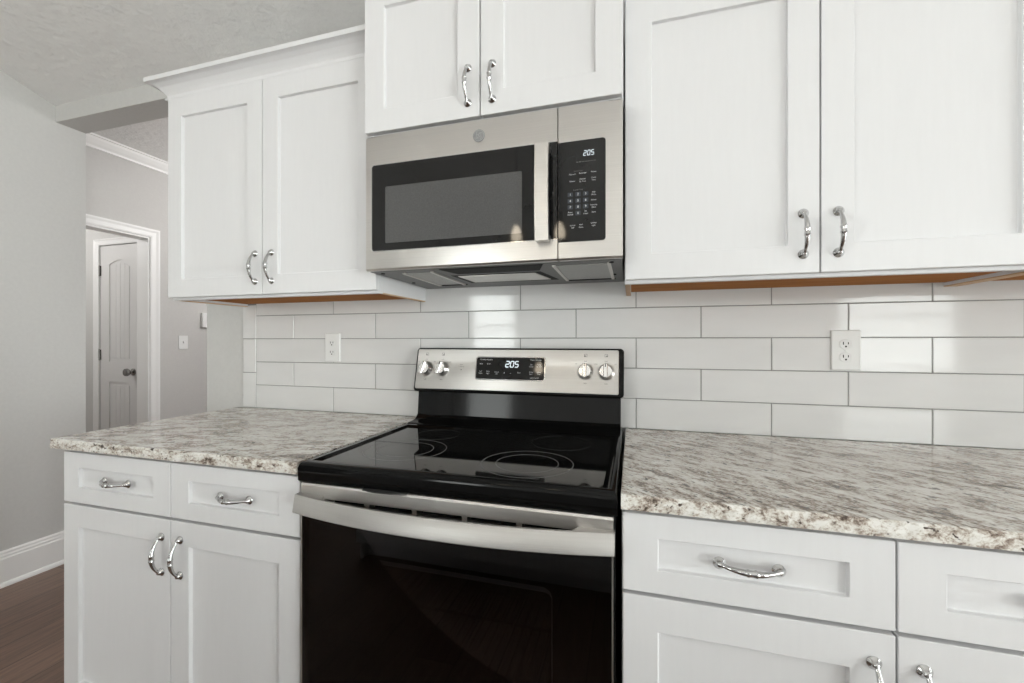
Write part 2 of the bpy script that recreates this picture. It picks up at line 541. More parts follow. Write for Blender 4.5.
# ---- hall beyond the passage
XH = -3.87
HC = 2.74
bm = nb()
D1, DT, YD0 = 1.034, 2.080, 1.06
wall_x(bm, XH - 0.12, XH, -0.5, 3.6, 0, HC, [(0.15, D1, 0.0, DT)])
struct('wall_hall', bm, M_WALLH, 'light grey hall wall with a white cased doorway', 'wall')
bm = nb(); box(bm, -6.0, 2.1, 0.1381, 3.72, HC, HC + 0.1)
struct('ceiling_hall', bm, M_CEIL, 'flat grey ceiling of the hall', 'ceiling')
bm = nb(); box(bm, XH - 0.12, 2.1, 3.6, 3.72, 0, HC)
struct('wall_hall_end', bm, M_WALL, 'light grey far wall of the hall', 'wall')
bm = nb(); box(bm, XH, XL - 0.14, 0.008, 0.138, 0, HC); box(bm, XL - 0.14, 2.1, 0.1381, 0.19, 2.486, HC)
struct('wall_hall_near', bm, M_WALL, 'light grey near wall of the hall beside the passage', 'wall')
bm = nb(); wall_x(bm, 2.0, 2.1, 0.138, 3.6, 0, HC, [(0.8, 3.0, 0.6, 2.4)])  # opening added at the hall end to let fill light in
struct('wall_hall_right', bm, M_WALL, 'light grey right end wall of the hall with an added light opening', 'wall')
bm = nb(); box(bm, -6.0, -5.9, -0.6, YD0 + 0.12, 0, HC); box(bm, -6.0, XH - 0.12, -0.6, -0.5, 0, HC)
bmesh.ops.remove_doubles(bm, verts=bm.verts[:], dist=1e-5)
struct('wall_alcove_side', bm, M_WALL, 'light grey side walls of the little room behind the hall doorway', 'wall')
bm = nb(); box(bm, -6.0, XH, -0.6, 0.1381, HC, HC + 0.1)
struct('ceiling_alcove', bm, M_CEIL, 'flat ceiling of the little room behind the hall doorway', 'ceiling')
d_ = bpy.data.lights.new('alcove_fill', 'POINT'); d_.energy = 16; d_.shadow_soft_size = 0.12; d_.color = (1, 0.985, 0.97)  # added unseen fill for the little room behind the doorway
l_ = bpy.data.objects.new('alcove_fill', d_); l_.location = (-4.95, 0.1, 2.3); COL.objects.link(l_)
# crown moulding
bm = nb()
prof = [(XH, HC - 0.085), (XH + 0.012, HC - 0.085), (XH + 0.016, HC - 0.070), (XH + 0.030, HC - 0.055), (XH + 0.050, HC - 0.030), (XH + 0.058, HC - 0.014), (XH + 0.070, HC - 0.012), (XH + 0.070, HC), (XH, HC)]
loft(bm, [[(x, 0.14, z) for x, z in prof], [(x, 3.6, z) for x, z in prof]])
struct('trim_1', bm, M_TRIM, 'white crown moulding along the hall wall', 'crown moulding')
# doorway casing on the hall wall
bm = nb()
cw = 0.068
def casing_prof(a):   # offset from opening edge, projection
    return [(0.0, 0.010), (0.012, 0.014), (0.040, 0.016), (0.056, 0.021), (cw, 0.021)]
pp = casing_prof(0)
rings = []
for (ye, ze, sy, sz) in ((D1, 0.0, 1, 0), (D1, DT, 1, 1), (0.15, DT, -1, 1), (0.15, 0.0, -1, 0)):
    r = [(XH + pj, ye + sy * o, ze + sz * o) for o, pj in pp] + [(XH, ye + sy * cw, ze + sz * cw), (XH, ye, ze)]
    rings.append(r)
loft(bm, rings)
box(bm, XH - 0.121, XH + 0.001, D1 - 0.012, D1 + 0.0005, 0, DT)
box(bm, XH - 0.121, XH + 0.001, 0.1495, 0.162, 0, DT)
box(bm, XH - 0.121, XH + 0.001, 0.162, D1 - 0.012, DT - 0.012, DT + 0.0005)
struct('trim_2', bm, M_TRIM, 'white door casing around the hall doorway', 'door casing')

# small room behind the doorway, with its own closed door
YD = 1.06
bm = nb()
wall_with_holes_y(bm, -5.9, XH - 0.12, YD, YD + 0.12, 0, HC, [(-4.52, -4.045, 0.0, 2.055)])
struct('wall_alcove', bm, M_WALL, 'grey wall seen through the hall doorway', 'wall')
bm = nb()
rings = []
for (xe, ze, sx, sz) in ((-4.045, 0.0, 1, 0), (-4.045, 2.055, 1, 1), (-4.52, 2.055, -1, 1), (-4.52, 0.0, -1, 0)):
    w_ = 0.052
    ps = [(0.0, 0.009), (0.012, 0.012), (0.036, 0.014), (0.046, 0.018), (w_, 0.018)]
    rings.append([(xe + sx * o, YD - pj, ze + sz * o) for o, pj in ps] + [(xe + sx * w_, YD, ze + sz * w_), (xe, YD, ze)])
loft(bm, rings)
struct('trim_3', bm, M_TRIM, 'white casing around the plank panel door', 'door casing')

def interior_door():
    x0, x1, z0, z1, yf = -4.516, -4.049, 0.012, 2.050, YD + 0.004
    bm = nb()
    # stiles and rails as a slab with two recessed plank panels, the upper one arched
    ax0, ax1 = -4.405, -4.135
    zt, zb_, lt, lb = 1.885, 1.035, 0.855, 0.22
    def arch(xa, xb, zlo, zhi, rise, n=10):
        pts = [(xa, zlo), (xb, zlo)]
        for i in range(n + 1):
            s = i / n
            pts.append((xb + (xa - xb) * s, zhi + rise * math.sin(PI * s) ** 1.0))
        return pts
    box(bm, x0, x1, yf + 0.007, yf + 0.035, z0, z1)
    box(bm, x0, ax0, yf, yf + 0.012, z0, z1); box(bm, ax1, x1, yf, yf + 0.012, z0, z1)
    box(bm, ax0, ax1, yf, yf + 0.012, z0, lb); box(bm, ax0, ax1, yf, yf + 0.012, lt, zb_)
    n = 12
    top = [(ax0 + (ax1 - ax0) * i / n, zt + 0.035 * math.sin(PI * i / n)) for i in range(n + 1)]
    for (xa, za), (xb, zb2) in zip(top, top[1:]):
        P = [(xa, za), (xb, zb2), (xb, z1), (xa, z1)]
        loft(bm, [[(x, yf, z) for x, z in P], [(x, yf + 0.012, z) for x, z in P]])
    bmesh.ops.remove_doubles(bm, verts=bm.verts[:], dist=1e-5)
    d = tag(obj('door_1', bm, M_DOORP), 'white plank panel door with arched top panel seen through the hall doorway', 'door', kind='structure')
    for nm, zlo, zhi, rise in (('upper_panel', zb_, zt, 0.035), ('lower_panel', lb, lt, 0.0)):
        bm = nb()
        m = 0.026
        k = 4
        xa, xb = ax0 + m, ax1 - m
        wv = (xb - xa) / k
        for i in range(k):
            a, b = xa + i * wv + 0.0012, xa + (i + 1) * wv - 0.0012
            ha = zhi - m + rise * math.sin(PI * (i * wv + 0.0012) / (xb - xa)); hb = zhi - m + rise * math.sin(PI * ((i + 1) * wv - 0.0012) / (xb - xa))
            P = [(a, zlo + m), (b, zlo + m), (b, hb), ((a + b) / 2, (ha + hb) / 2 + rise * 0.05), (a, ha)]
            loft(bm, [[(x, yf + 0.003, z) for x, z in P], [(x, yf + 0.0072, z) for x, z in P]])
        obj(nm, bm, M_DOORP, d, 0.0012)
    for zz in (1.834, 1.095, 0.30):
        bm = nb()
        box(bm, x0 - 0.016, x0 + 0.012, yf - 0.002, yf + 0.001, zz - 0.045, zz + 0.045)
        sweep(bm, [(x0 - 0.002, yf - 0.007, zz - 0.048), (x0 - 0.002, yf - 0.007, zz + 0.048)], 0.006, 10)
        obj('hinge', bm, M_NICKEL, d)
    bm = nb()
    lathe_y(bm, -4.106, 0.95, [(0.030, yf), (0.030, yf - 0.006), (0.012, yf - 0.012), (0.012, yf - 0.028), (0.026, yf - 0.036), (0.033, yf - 0.048), (0.030, yf - 0.062), (0.014, yf - 0.066)])
    obj('door_knob', bm, M_NICKEL, d, smooth=True)
interior_door()

# ------------------------------------------------------------------ tiled backsplash
def backsplash():
    X0, PX, PZ, Z0 = -1.41623, 0.204, 0.10309, 0.9137
    g = 0.0013
    bm = nb()
    XE = 2.4
    rt = random.Random(11)
    def tile(xa, xb, za, zb):
        xa, xb = xa + g, xb - g
        za, zb = za + g, zb - g
        b = 0.0012
        t1, t2 = rt.uniform(-1, 1) * 0.00025, rt.uniform(-1, 1) * 0.0006
        yy = lambda x, z: -0.0006 + t1 * (2 * (z - za) / (zb - za) - 1) + t2 * (2 * (x - xa) / (xb - xa) - 1)
        loft(bm, [[(xa, 0.006, za), (xb, 0.006, za), (xb, 0.006, zb), (xa, 0.006, zb)],
                  [(xa, 0.001, za), (xb, 0.001, za), (xb, 0.001, zb), (xa, 0.001, zb)],
                  [(x, yy(x, z), z) for x, z in ((xa + b, za + b), (xb - b, za + b), (xb - b, zb - b), (xa + b, zb - b))]])
    for r in range(5):
        k0 = 0 if r in (1, 3) else 1
        xs = [-1.623]
        k = k0
        while X0 + k * PX < XE:
            xs.append(X0 + k * PX); k += 2
        xs.append(XE)
        for a, b in zip(xs, xs[1:]):
            tile(a, b, Z0 + r * PZ, min(Z0 + (r + 1) * PZ, 1.434))
    for a, b in ((0.914, 1.071), (1.071, 1.223), (1.223, 1.375)):
        tile(-1.698, -1.623, a, b)
    t = tag(obj('tile_backsplash', bm, M_TILE), 'white glossy long tile backsplash on the wall behind the range', 'backsplash')
    bm = nb(); box(bm, -1.6985, XE, 0.0018, 0.0079, 0.9142, 1.434)
    obj('grout', bm, M_GROUT, t)
    return t
backsplash()

# ------------------------------------------------------------------ cabinets
def shaker(x0, x1, z0, z1, yf, th, ls, rs, top, bot, rec=0.0105):
    bm = nb()
    yb = yf + th
    o = [(x0, z0), (x1, z0), (x1, z1), (x0, z1)]
    i = [(x0 + ls, z0 + bot), (x1 - rs, z0 + bot), (x1 - rs, z1 - top), (x0 + ls, z1 - top)]
    e = 0.0008
    j = [(x0 + ls + e, z0 + bot + e), (x1 - rs - e, z0 + bot + e), (x1 - rs - e, z1 - top - e), (x0 + ls + e, z1 - top - e)]
    loft(bm, [[(x, yb, z) for x, z in o], [(x, yf, z) for x, z in o], [(x, yf, z) for x, z in i], [(x, yf + rec, z) for x, z in j]])
    return bm

def handle_bm(cx, cz, yf, vertical, half=0.0488):
    """bow pull: flared feet, slender arms swelling to a ringed grip"""
    bm = nb()
    P, R = [], []
    n = 30
    for i in range(n + 1):
        s = -1 + 2 * i / n
        out = 0.0195 * (1 - abs(s) ** 2.2)
        base = 0.0075 if abs(s) > 0.999 else 0.0075
        a = abs(s)
        if a > 0.9: r = 0.0036 + (a - 0.9) / 0.1 * 0.0026
        elif a > 0.12: r = 0.0062 - (a - 0.12) / 0.78 * 0.0026
        else: r = 0.0060
        if 0.09 < a < 0.15: r = 0.0072
        y = yf - base - out
        p = (cx, y, cz + s * half) if vertical else (cx + s * half, y, cz)
        P.append(p); R.append(r)
    sweep(bm, P, R, 12, Vector((0, 1, 0)) if False else (Vector((1, 0, 0)) if vertical else Vector((0, 0, 1))))
    for s in (-1, 1):
        fx, fz = (cx, cz + s * half) if vertical else (cx + s * half, cz)
        lathe_y(bm, fx, fz, [(0.0112, yf), (0.0116, yf - 0.002), (0.0105, yf - 0.0035), (0.0082, yf - 0.0055), (0.0062, yf - 0.0085), (0.0048, yf - 0.0115), (0.002, yf - 0.013)], 20)
    return bm

def pull(parent, cx, cz, yf, vertical):
    return obj('handle', handle_bm(cx, cz, yf, vertical), M_CHROME, parent, smooth=True)

def crown(bm, x0, x1, zb, yf, left_ret=None, right_ret=None, yw=0.004):
    """cove crown along the front, mitred back to the wall on open ends"""
    prof = [(0.0, 0.0), (0.015, 0.0), (0.0175, 0.002), (0.0175, 0.0065), (0.015, 0.0085), (0.0115, 0.0095), (0.013, 0.018), (0.021, 0.029), (0.032, 0.041), (0.046, 0.0495), (0.053, 0.051), (0.062, 0.0515), (0.062, 0.0675), (0.0, 0.0675)]
    rings = []
    if left_ret: rings.append([(x0 - o, yw, zb + z) for o, z in prof])
    rings.append([(x0 - (o if left_ret else 0), yf - o, zb + z) for o, z in prof])
    rings.append([(x1 + (o if right_ret else 0), yf - o, zb + z) for o, z in prof])
    if right_ret: rings.append([(x1 + o, yw, zb + z) for o, z in prof])
    loft(bm, rings)

def upper_cabinet(x0, x1, zb, zt, yf, mid, label, crown_ret=(False, False), handles=True, rail_t=0.066, bottom_wood=True, cl=None, group='white upper wall cabinets', hz=None, hx=(-0.036, 0.036), dz=0.009):
    """yf = face of the doors"""
    c = thing('wall_cabinet', ((x0 + x1) / 2, 0.0, zb), label, 'cabinet', group)
    yff = yf + 0.020          # face frame plane
    t = 0.016
    bm = nb()
    box(bm, x0, x0 + t, yff + 0.018, -0.0005, zb + 0.003, zt)
    box(bm, x1 - t, x1, yff + 0.018, -0.0005, zb + 0.003, zt)
    box(bm, x0 + t, x1 - t, yff + 0.018, -0.0005, zt - t, zt)
    box(bm, x0 + t, x1 - t, -0.006, -0.0005, zb + 0.012, zt - t)
    # face frame
    fw = 0.038
    o = [(x0, zb), (x1, zb), (x1, zt + 0.004), (x0, zt + 0.004)]
    i = [(x0 + fw, zb + fw), (x1 - fw, zb + fw), (x1 - fw, zt - fw), (x0 + fw, zt - fw)]
    frame_ring(bm, o, i, yff, yff + 0.018)
    obj('carcass', bm, M_CAB, c, 0.0008)
    if bottom_wood:
        bm = nb()
        box(bm, x0 + t, x1 - t, yff + 0.018, -0.0065, zb + 0.012, zb + 0.024)
        obj('underside_panel', bm, M_WOOD, c)
        for xa in (x0, x1 - t):
            bm = nb()
            box(bm, xa + 0.0005, xa + t - 0.0005, yff + 0.0182, -0.001, zb, zb + 0.003)
            obj('raw_side_edge', bm, M_WOODL, c)
    e = 0.0018
    for k, (a, b) in enumerate(((x0 + 0.002, mid - e), (mid + e, x1 - 0.002))):
        d = obj('door', shaker(a, b, zb + dz, zt - 0.001, yf, 0.0195, 0.0665, 0.0665, 0.072, 0.067), M_CAB, c, 0.0012)
        if handles:
            pull(d, (b - 0.041) if k == 0 else (a + 0.024 + 0.002), (hz if hz else zb + 0.102), yf, True) if False else pull(d, mid + hx[k], (hz if hz else zb + 0.102), yf, True)
    if crown_ret is not None:
        bm = nb()
        crown(bm, x0, x1, zt - 0.0005, yff, *crown_ret)
        obj('crown_moulding', bm, M_CAB, c, smooth=False)
    return c

# left of the microwave, over the microwave, right of it, and the next one along
UB, UT = 1.367, 2.124
upper_cabinet(-1.684, -0.7815, UB, UT, -0.330, -1.2375, 'white two-door wall cabinet with crown moulding, left of the microwave', (True, False), hx=(-0.030, 0.0415))
upper_cabinet(-0.7805, -0.0235, 1.837, 2.284, -0.395, -0.4075, 'white two-door wall cabinet directly above the microwave', (True, True), bottom_wood=False, hz=1.9275, dz=0.002)
upper_cabinet(-0.0205, 0.8685, UB, UT, -0.330, 0.4295, 'wide white two-door wall cabinet right of the microwave', (False, False))
upper_cabinet(0.8695, 1.62, UB, UT, -0.330, 1.245, 'white wall cabinet at the far right, only its wood underside in view', (False, True))

def base_cabinet(x0, x1, mid, label, group='white base cabinets', handles=True, yf=-0.630, zt=0.884, depth_back=-0.002):
    c = thing('base_cabinet', ((x0 + x1) / 2, yf / 2, 0.0), label, 'cabinet', group)
    yff = yf + 0.020
    t = 0.016
    bm = nb()
    box(bm, x0, x0 + t, yff + 0.018, depth_back, 0.0, zt)
    box(bm, x1 - t, x1, yff + 0.018, depth_back, 0.0, zt)
    box(bm, x0 + t, x1 - t, yff + 0.018, depth_back, 0.1, 0.116)
    box(bm, x0 + t, x1 - t, depth_back - 0.008, depth_back, 0.116, zt)
    box(bm, x0 + t, x1 - t, yff + 0.018, depth_back - 0.008, zt - t, zt)
    frame_ring(bm, [(x0, 0.1), (x1, 0.1), (x1, zt), (x0, zt)], [(x0 + .038, .138), (x1 - .038, .138), (x1 - .038, zt - .038), (x0 + .038, zt - .038)], yff, yff + 0.018)
    box(bm, x0 + .038, x1 - .038, yff + 0.001, yff + 0.018, 0.70, 0.735)
    obj('carcass', bm, M_CAB, c, 0.0008)
    bm = nb(); box(bm, x0 + t, x1 - t, yff + 0.07, yff + 0.082, 0.0, 0.1)
    obj('toe_kick', bm, M_CAB, c)
    e = 0.0018
    xs = [x0 + 0.002] + ([mid] if not isinstance(mid, (list, tuple)) else list(mid)) + [x1 - 0.002]
    n = len(xs) - 1
    for k in range(n):
        a = xs[k] + (e if k > 0 else 0); b = xs[k + 1] - (e if k < n - 1 else 0)
        d = obj('drawer', shaker(a, b, 0.7205, 0.873, yf, 0.0195, 0.0665, 0.0665, 0.046, 0.046), M_CAB, c, 0.0012)
        if handles: pull(d, (a + b) / 2 + (0.0 if mid > 0 else 0.010), 0.798, yf, False)
        d = obj('door', shaker(a, b, 0.108, 0.7125, yf, 0.0195, 0.0665, 0.0665, 0.067, 0.067), M_CAB, c, 0.0012)
        if handles: pull(d, (mid - 0.033) if k == 0 else (mid + 0.037), 0.6135, yf, True)
    return c
base_cabinet(-1.686, -0.796, -1.238, 'white base cabinet left of the range with two drawers over two doors')
base_cabinet(-0.0205, 0.884, 0.4295, 'white base cabinet right of the range with two drawers over two doors')

base_cabinet(0.8855, 1.62, 1.253, 'white base cabinet farthest right along the wall under the granite countertop')

def countertop(x0, x1, y0, y1, z0, z1, label, left_ret=False, right_ret=False, group='granite countertops', name='countertop', mat=None):
    bm = nb()
    n = 150
    rnd = random.Random(3)
    # chiselled-looking eased edge along the front, slightly uneven
    prof = [(0.001, 0.0005), (0.0, 0.010), (0.0, 0.020), (0.0005, 0.0285), (0.0022, 0.030)]
    rings = []
    xs = [x0 + (x1 - x0) * i / n for i in range(n + 1)]
    for x in xs:
        w = [rnd.uniform(-0.0011, 0.0011) for _ in prof]
        edge = 0.0
        if left_ret: edge = max(0.0, 0.006 - (x - x0))
        r = [(x, y1, z1), (x, y1, z0), (x, y0 + 0.006, z0)]
        for (dy, dz), ww in zip(prof, w):
            r.append((x, y0 + dy + ww + edge, z0 + dz * (z1 - z0) / 0.030))
        rings.append(r)
    loft(bm, rings)
    o = obj(name, bm, mat, org=((x0 + x1) / 2, (y0 + y1) / 2, z0))
    return tag(o, label, 'countertop', group)
countertop(-1.718, -0.7925, -0.648, -0.001, 0.8842, 0.914, 'beige and brown speckled granite countertop left of the range', True, mat=M_GRANITE_L)
countertop(-0.0215, 1.66, -0.648, -0.001, 0.8842, 0.914, 'beige and brown speckled granite countertop right of the range', mat=M_GRANITE_R)

# ------------------------------------------------------------------ electric range
def electric_range():
    cx = -0.408
    x0, x1 = cx - 0.375, cx + 0.375
    R = thing('range', (cx, -0.33, 0.0), 'stainless steel and black electric range with glass cooktop between the base cabinets', 'range')
    # body shell
    bm = nb()
    box(bm, x0, x0 + 0.02, -0.610, -0.02, 0.03, 0.885)
    box(bm, x1 - 0.02, x1, -0.610, -0.02, 0.03, 0.885)
    box(bm, x0 + 0.02, x1 - 0.02, -0.05, -0.02, 0.03, 0.885)
    box(bm, x0 + 0.02, x1 - 0.02, -0.610, -0.05, 0.03, 0.05)
    box(bm, x0 + 0.02, x1 - 0.02, -0.610, -0.05, 0.79, 0.865)
    box(bm, x0 + 0.02, x1 - 0.02, -0.610, -0.05, 0.27, 0.30)
    obj('body', bm, M_BODY, R, 0.002)
    for sx in (x0 + 0.05, x1 - 0.05):
        for sy in (-0.56, -0.08):
            bm = nb()
            lathe_z(bm, sx, sy, [(0.018, 0.0), (0.018, 0.012), (0.010, 0.014), (0.010, 0.032)], 14)
            obj('levelling_foot', bm, M_BLACKM, R)
    # oven cavity liner (open at the front)
    a, b, zb, zt, yf, yb = x0 + 0.075, x1 - 0.075, 0.335, 0.735, -0.609, -0.10
    bm = nb()
    t = 0.008
    box(bm, a - t, a, yf, yb, zb - t, zt + t); box(bm, b, b + t, yf, yb, zb - t, zt + t)
    box(bm, a, b, yf, yb, zb - t, zb); box(bm, a, b, yf, yb, zt, zt + t)
    box(bm, a, b, yb - t, yb, zb, zt)
    for sx, s in ((a, 1), (b, -1)):          # embossed rack supports
        for z in (0.40, 0.47, 0.54, 0.61):
            sweep(bm, [(sx + s * 0.004, -0.56, z), (sx + s * 0.004, -0.16, z)], 0.006, 8)
    frame_ring(bm, [(x0 + 0.021, 0.301), (x1 - 0.021, 0.301), (x1 - 0.021, 0.789), (x0 + 0.021, 0.789)], [(a - t, zb - t), (b + t, zb - t), (b + t, zt + t), (a - t, zt + t)], -0.609, -0.60)
    obj('oven_cavity', bm, M_CAVITY, R)
    for z in (0.412, 0.552):
        bm = nb()
        for y in (-0.55, -0.35, -0.16):
            sweep(bm, [(a + 0.012, y, z), (b - 0.012, y, z)], 0.0035, 8)
        for i in range(25):
            x = a + 0.015 + (b - a - 0.03) * i / 24
            sweep(bm, [(x, -0.565, z + 0.004), (x, -0.15, z + 0.004)], 0.0016, 6)
        obj('oven_rack', bm, M_CHROME, R, smooth=True)
    bm = nb()
    pts = []
    for i in range(5):
        y = -0.52 + i * 0.08
        pts += [(a + 0.04, y, 0.70), (b - 0.04, y, 0.70)] if i % 2 == 0 else [(b - 0.04, y, 0.70), (a + 0.04, y, 0.70)]
    sweep(bm, pts, 0.004, 8)
    obj('broil_element', bm, M_BLACKM, R, smooth=True)

    # cooktop frame: raised black rim around the glass, rising to a ledge at the back
    fx0, fx1 = cx - 0.380, cx + 0.380
    gx0, gx1, gy0, gy1 = cx - 0.350, cx + 0.350, -0.622, -0.172
    bm = nb()
    def rect(xa, xb, ya, yb, z): return [(xa, ya, z), (xb, ya, z), (xb, yb, z), (xa, yb, z)]
    yb_ = -0.030
    rings = [rect(fx0, fx1, -0.645, yb_, 0.869), rect(fx0, fx1, -0.648, yb_, 0.873), rect(fx0, fx1, -0.648, yb_, 0.901),
             rect(fx0 + 0.002, fx1 - 0.002, -0.645, yb_, 0.910), rect(fx0 + 0.006, fx1 - 0.006, -0.640, yb_, 0.9155), rect(fx0 + 0.012, fx1 - 0.012, -0.634, -0.14, 0.9175),
             rect(gx0 - 0.006, gx1 + 0.006, gy0 - 0.006, gy1 + 0.006, 0.9170), rect(gx0, gx1, gy0, gy1, 0.9115), rect(gx0, gx1, gy0, gy1, 0.900)]
    loft(bm, rings)
    obj('cooktop_frame', bm, M_BLACK, R, smooth=True)
    bm = nb()
    box(bm, gx0 + 0.0005, gx1 - 0.0005, gy0 + 0.0005, gy1 - 0.0005, 0.901, 0.911)
    glass = obj('glass_cooktop', bm, M_COOKGLASS, R)
    def ringmesh(x, y, r, w=0.0013):
        bm = nb()
        n = 72
        loft(bm, [[(x + rr * math.cos(2 * PI * i / n), y + rr * math.sin(2 * PI * i / n), z) for i in range(n)] for rr, z in ((r - w, 0.9109), (r - w, 0.9113), (r + w, 0.9113), (r + w, 0.9109))], cap=False)
        return bm
    for x, y, rs, mt in ((cx + 0.158, -0.486, (0.113, 0.077), M_RING), (cx - 0.200, -0.449, (0.113, 0.077), M_RING), (cx - 0.195, -0.255, (0.070,), M_RINGD), (cx + 0.205, -0.255, (0.088,), M_RINGD)):
        for r in rs:
            obj('burner_ring', ringmesh(x, y, r, 0.0009), mt, glass)

    # lower back panel with a rolled ledge
    bm = nb()
    px0, px1 = cx - 0.369, cx + 0.371
    prof = [(-0.031, 0.9165), (-0.150, 0.9165), (-0.146, 0.919), (-0.134, 0.9205), (-0.100, 0.922), (-0.086, 0.926), (-0.079, 0.935), (-0.072, 0.940), (-0.070, 0.955), (-0.062, 1.040), (-0.031, 1.040)]
    prism_x(bm, prof, px0, px1)
    obj('back_panel', bm, M_BLACK, R, smooth=True)

    # backguard
    H = 0.1640
    A = math.atan(0.035 / 0.160)
    MT = Matrix.Translation((cx, -0.085, 1.027)) @ Matrix.Rotation(-A, 4, 'X')
    def put(bm): bmesh.ops.transform(bm, matrix=MT, verts=bm.verts[:]); return bm
    bm = nb()
    plate(bm, -0.381, 0.381, 0.0, H, 0.012, -0.001, 0.040, 0.004)
    bg = obj('backguard', put(bm), M_BLACK, R, smooth=True)
    bm = nb()
    plate(bm, -0.3735, 0.365, 0.009, H - 0.006, 0.006, -0.004, 0.002, 0.0015)
    obj('stainless_fascia', put(bm), M_STEEL_F, bg)
    bm = nb()
    plate(bm, -0.137, 0.120, 0.047, 0.132, 0.010, -0.0055, -0.003, 0.0006)
    obj('display_trim', put(bm), M_CHROME, bg, smooth=True)
    bm = nb()
    plate(bm, -0.1335, 0.1165, 0.0505, 0.1285, 0.008, -0.0064, -0.004, 0.0004)
    obj('display_glass', put(bm), M_MWBLACK, bg)
    bm = nb()
    digits_into(bm, '205', -0.024, 0.0945, -0.0068, 0.0205, 0.0115, 0.0055, 0.0032)
    obj('clock_digits', put(bm), M_DIGIT, bg)
    bm = nb()
    yy = -0.0067
    for s, sz, x, z in (('Cooking Options', 0.0068, -0.097, 0.1205), ('Timer Settings', 0.0068, 0.085, 0.1205), ('Bake', 0.0064, -0.115, 0.105), ('Broil', 0.0064, -0.087, 0.105),
                        ('Self', 0.006, -0.116, 0.078), ('Clean', 0.006, -0.116, 0.071), ('Oven', 0.006, -0.088, 0.078), ('Light', 0.006, -0.088, 0.071), ('Cancel', 0.006, -0.056, 0.076), ('Off', 0.006, -0.056, 0.069),
                        ('+', 0.011, -0.027, 0.073), ('-', 0.011, -0.004, 0.073), ('Start', 0.006, 0.026, 0.075), ('Set', 0.006, 0.070, 0.104), ('Clock', 0.006, 0.070, 0.097), ('Timer', 0.006, 0.097, 0.104), ('On/Off', 0.006, 0.097, 0.097),
                        ('Delay', 0.006, 0.070, 0.078), ('Start', 0.006, 0.070, 0.071), ('Cook', 0.006, 0.097, 0.078), ('Time', 0.006, 0.097, 0.071), ('Lock Controls', 0.0052, 0.083, 0.058)):
        text_into(bm, s, sz, x, z, yy)
    obj('display_lettering', put(bm), M_PRINT_L, bg)
    # knobs with their printed markings
    bmp = nb()
    for kx, rot, big in ((-0.334, 0.3, False), (-0.269, 0.3, False), (0.256, 0.0, True), (0.324, 0.0, True)):
        kz = 0.084
        bm = nb()
        lathe_y(bm, 0, 0, [(0.0265, -0.004), (0.0270, -0.006), (0.0255, -0.009), (0.0235, -0.012), (0.0220, -0.024), (0.0195, -0.027), (0.0, -0.0275)][:-1] + [(0.001, -0.0275)], 32)
        bmesh.ops.transform(bm, matrix=MT @ Matrix.Translation((kx, 0, kz)), verts=bm.verts[:])
        k = obj('control_knob', bm, M_KNOBF, bg, smooth=True)
        bm = nb()
        plate(bm, -0.0068, 0.0068, -0.0235, 0.0235, 0.003, -0.041, -0.024, 0.002)
        bmesh.ops.transform(bm, matrix=MT @ Matrix.Translation((kx, 0, kz)) @ Matrix.Rotation(rot, 4, 'Y'), verts=bm.verts[:])
        # pointer blade across the knob
        obj('grip_bar', bm, M_KNOBF, bg)
        bm = nb()
        plate(bm, -0.0012, 0.0012, 0.012, 0.0215, 0.0006, -0.0414, -0.0405)
        bmesh.ops.transform(bm, matrix=MT @ Matrix.Translation((kx, 0, kz)) @ Matrix.Rotation(rot, 4, 'Y'), verts=bm.verts[:])
        obj('pointer_mark', bm, M_BLACKM, bg)
        y = -0.0043
        text_into(bmp, 'OFF', 0.0058, kx, kz + 0.0345, y)
        text_into(bmp, 'LO', 0.0055, kx + 0.031, kz + 0.026, y)
        text_into(bmp, 'HI', 0.0055, kx - 0.031, kz + 0.026, y)
        text_into(bmp, 'MED', 0.0055, kx, kz - 0.040, y)
        fr = 0.005
        frame_ring(bmp, [(kx - fr, kz + .050), (kx + fr, kz + .050), (kx + fr, kz + .060), (kx - fr, kz + .060)], [(kx - fr + .001, kz + .051), (kx + fr - .001, kz + .051), (kx + fr - .001, kz + .059), (kx - fr + .001, kz + .059)], y, y + 0.0002)
        sx = -1 if kx < 0 else 1
        plate(bmp, kx + (0.0002 if kx in (-0.269, 0.324) else -0.0042), kx + (0.0042 if kx in (-0.269, 0.324) else -0.0002), kz + 0.0512, kz + 0.0552, 0.001, y, y + 0.0002)
    text_into(bmp, 'HOT', 0.0055, -0.193, 0.101, -0.0043); text_into(bmp, 'SURFACE', 0.0050, -0.193, 0.094, -0.0043)
    plate(bmp, -0.195, -0.191, 0.080, 0.084, 0.0015, -0.0043, -0.004)
    obj('knob_markings', put(bmp), M_PRINT_D, bg)

    # oven door
    dx0, dx1 = cx - 0.372, cx + 0.372
    wx0, wx1, wz0, wz1 = -0.650, -0.158, 0.395, 0.704
    bm = nb()
    zd0, zd1 = 0.235, 0.800
    outer = rrect(dx0, dx1, zd0, zd1, 0.002); inner = rrect(wx0, wx1, wz0, wz1, 0.022)
    frame_ring(bm, outer, inner, -0.640, -0.612)
    door = obj('oven_door', bm, M_BLACKM, R)
    bm = nb(); plate(bm, dx0 + 0.003, dx1 - 0.003, zd0 + 0.002, zd1, 0.001, -0.6455, -0.6405)
    obj('glass_front', bm, M_OVENGLASS, door)
    bm = nb()
    frame_ring(bm, rrect(wx0 + 0.001, wx1 - 0.001, wz0 + 0.001, wz1 - 0.001, 0.022), rrect(wx0 + 0.007, wx1 - 0.004, wz0 + 0.007, wz1 - 0.018, 0.015), -0.628, -0.613)
    obj('window_gasket', bm, M_GASKET, door, smooth=True)
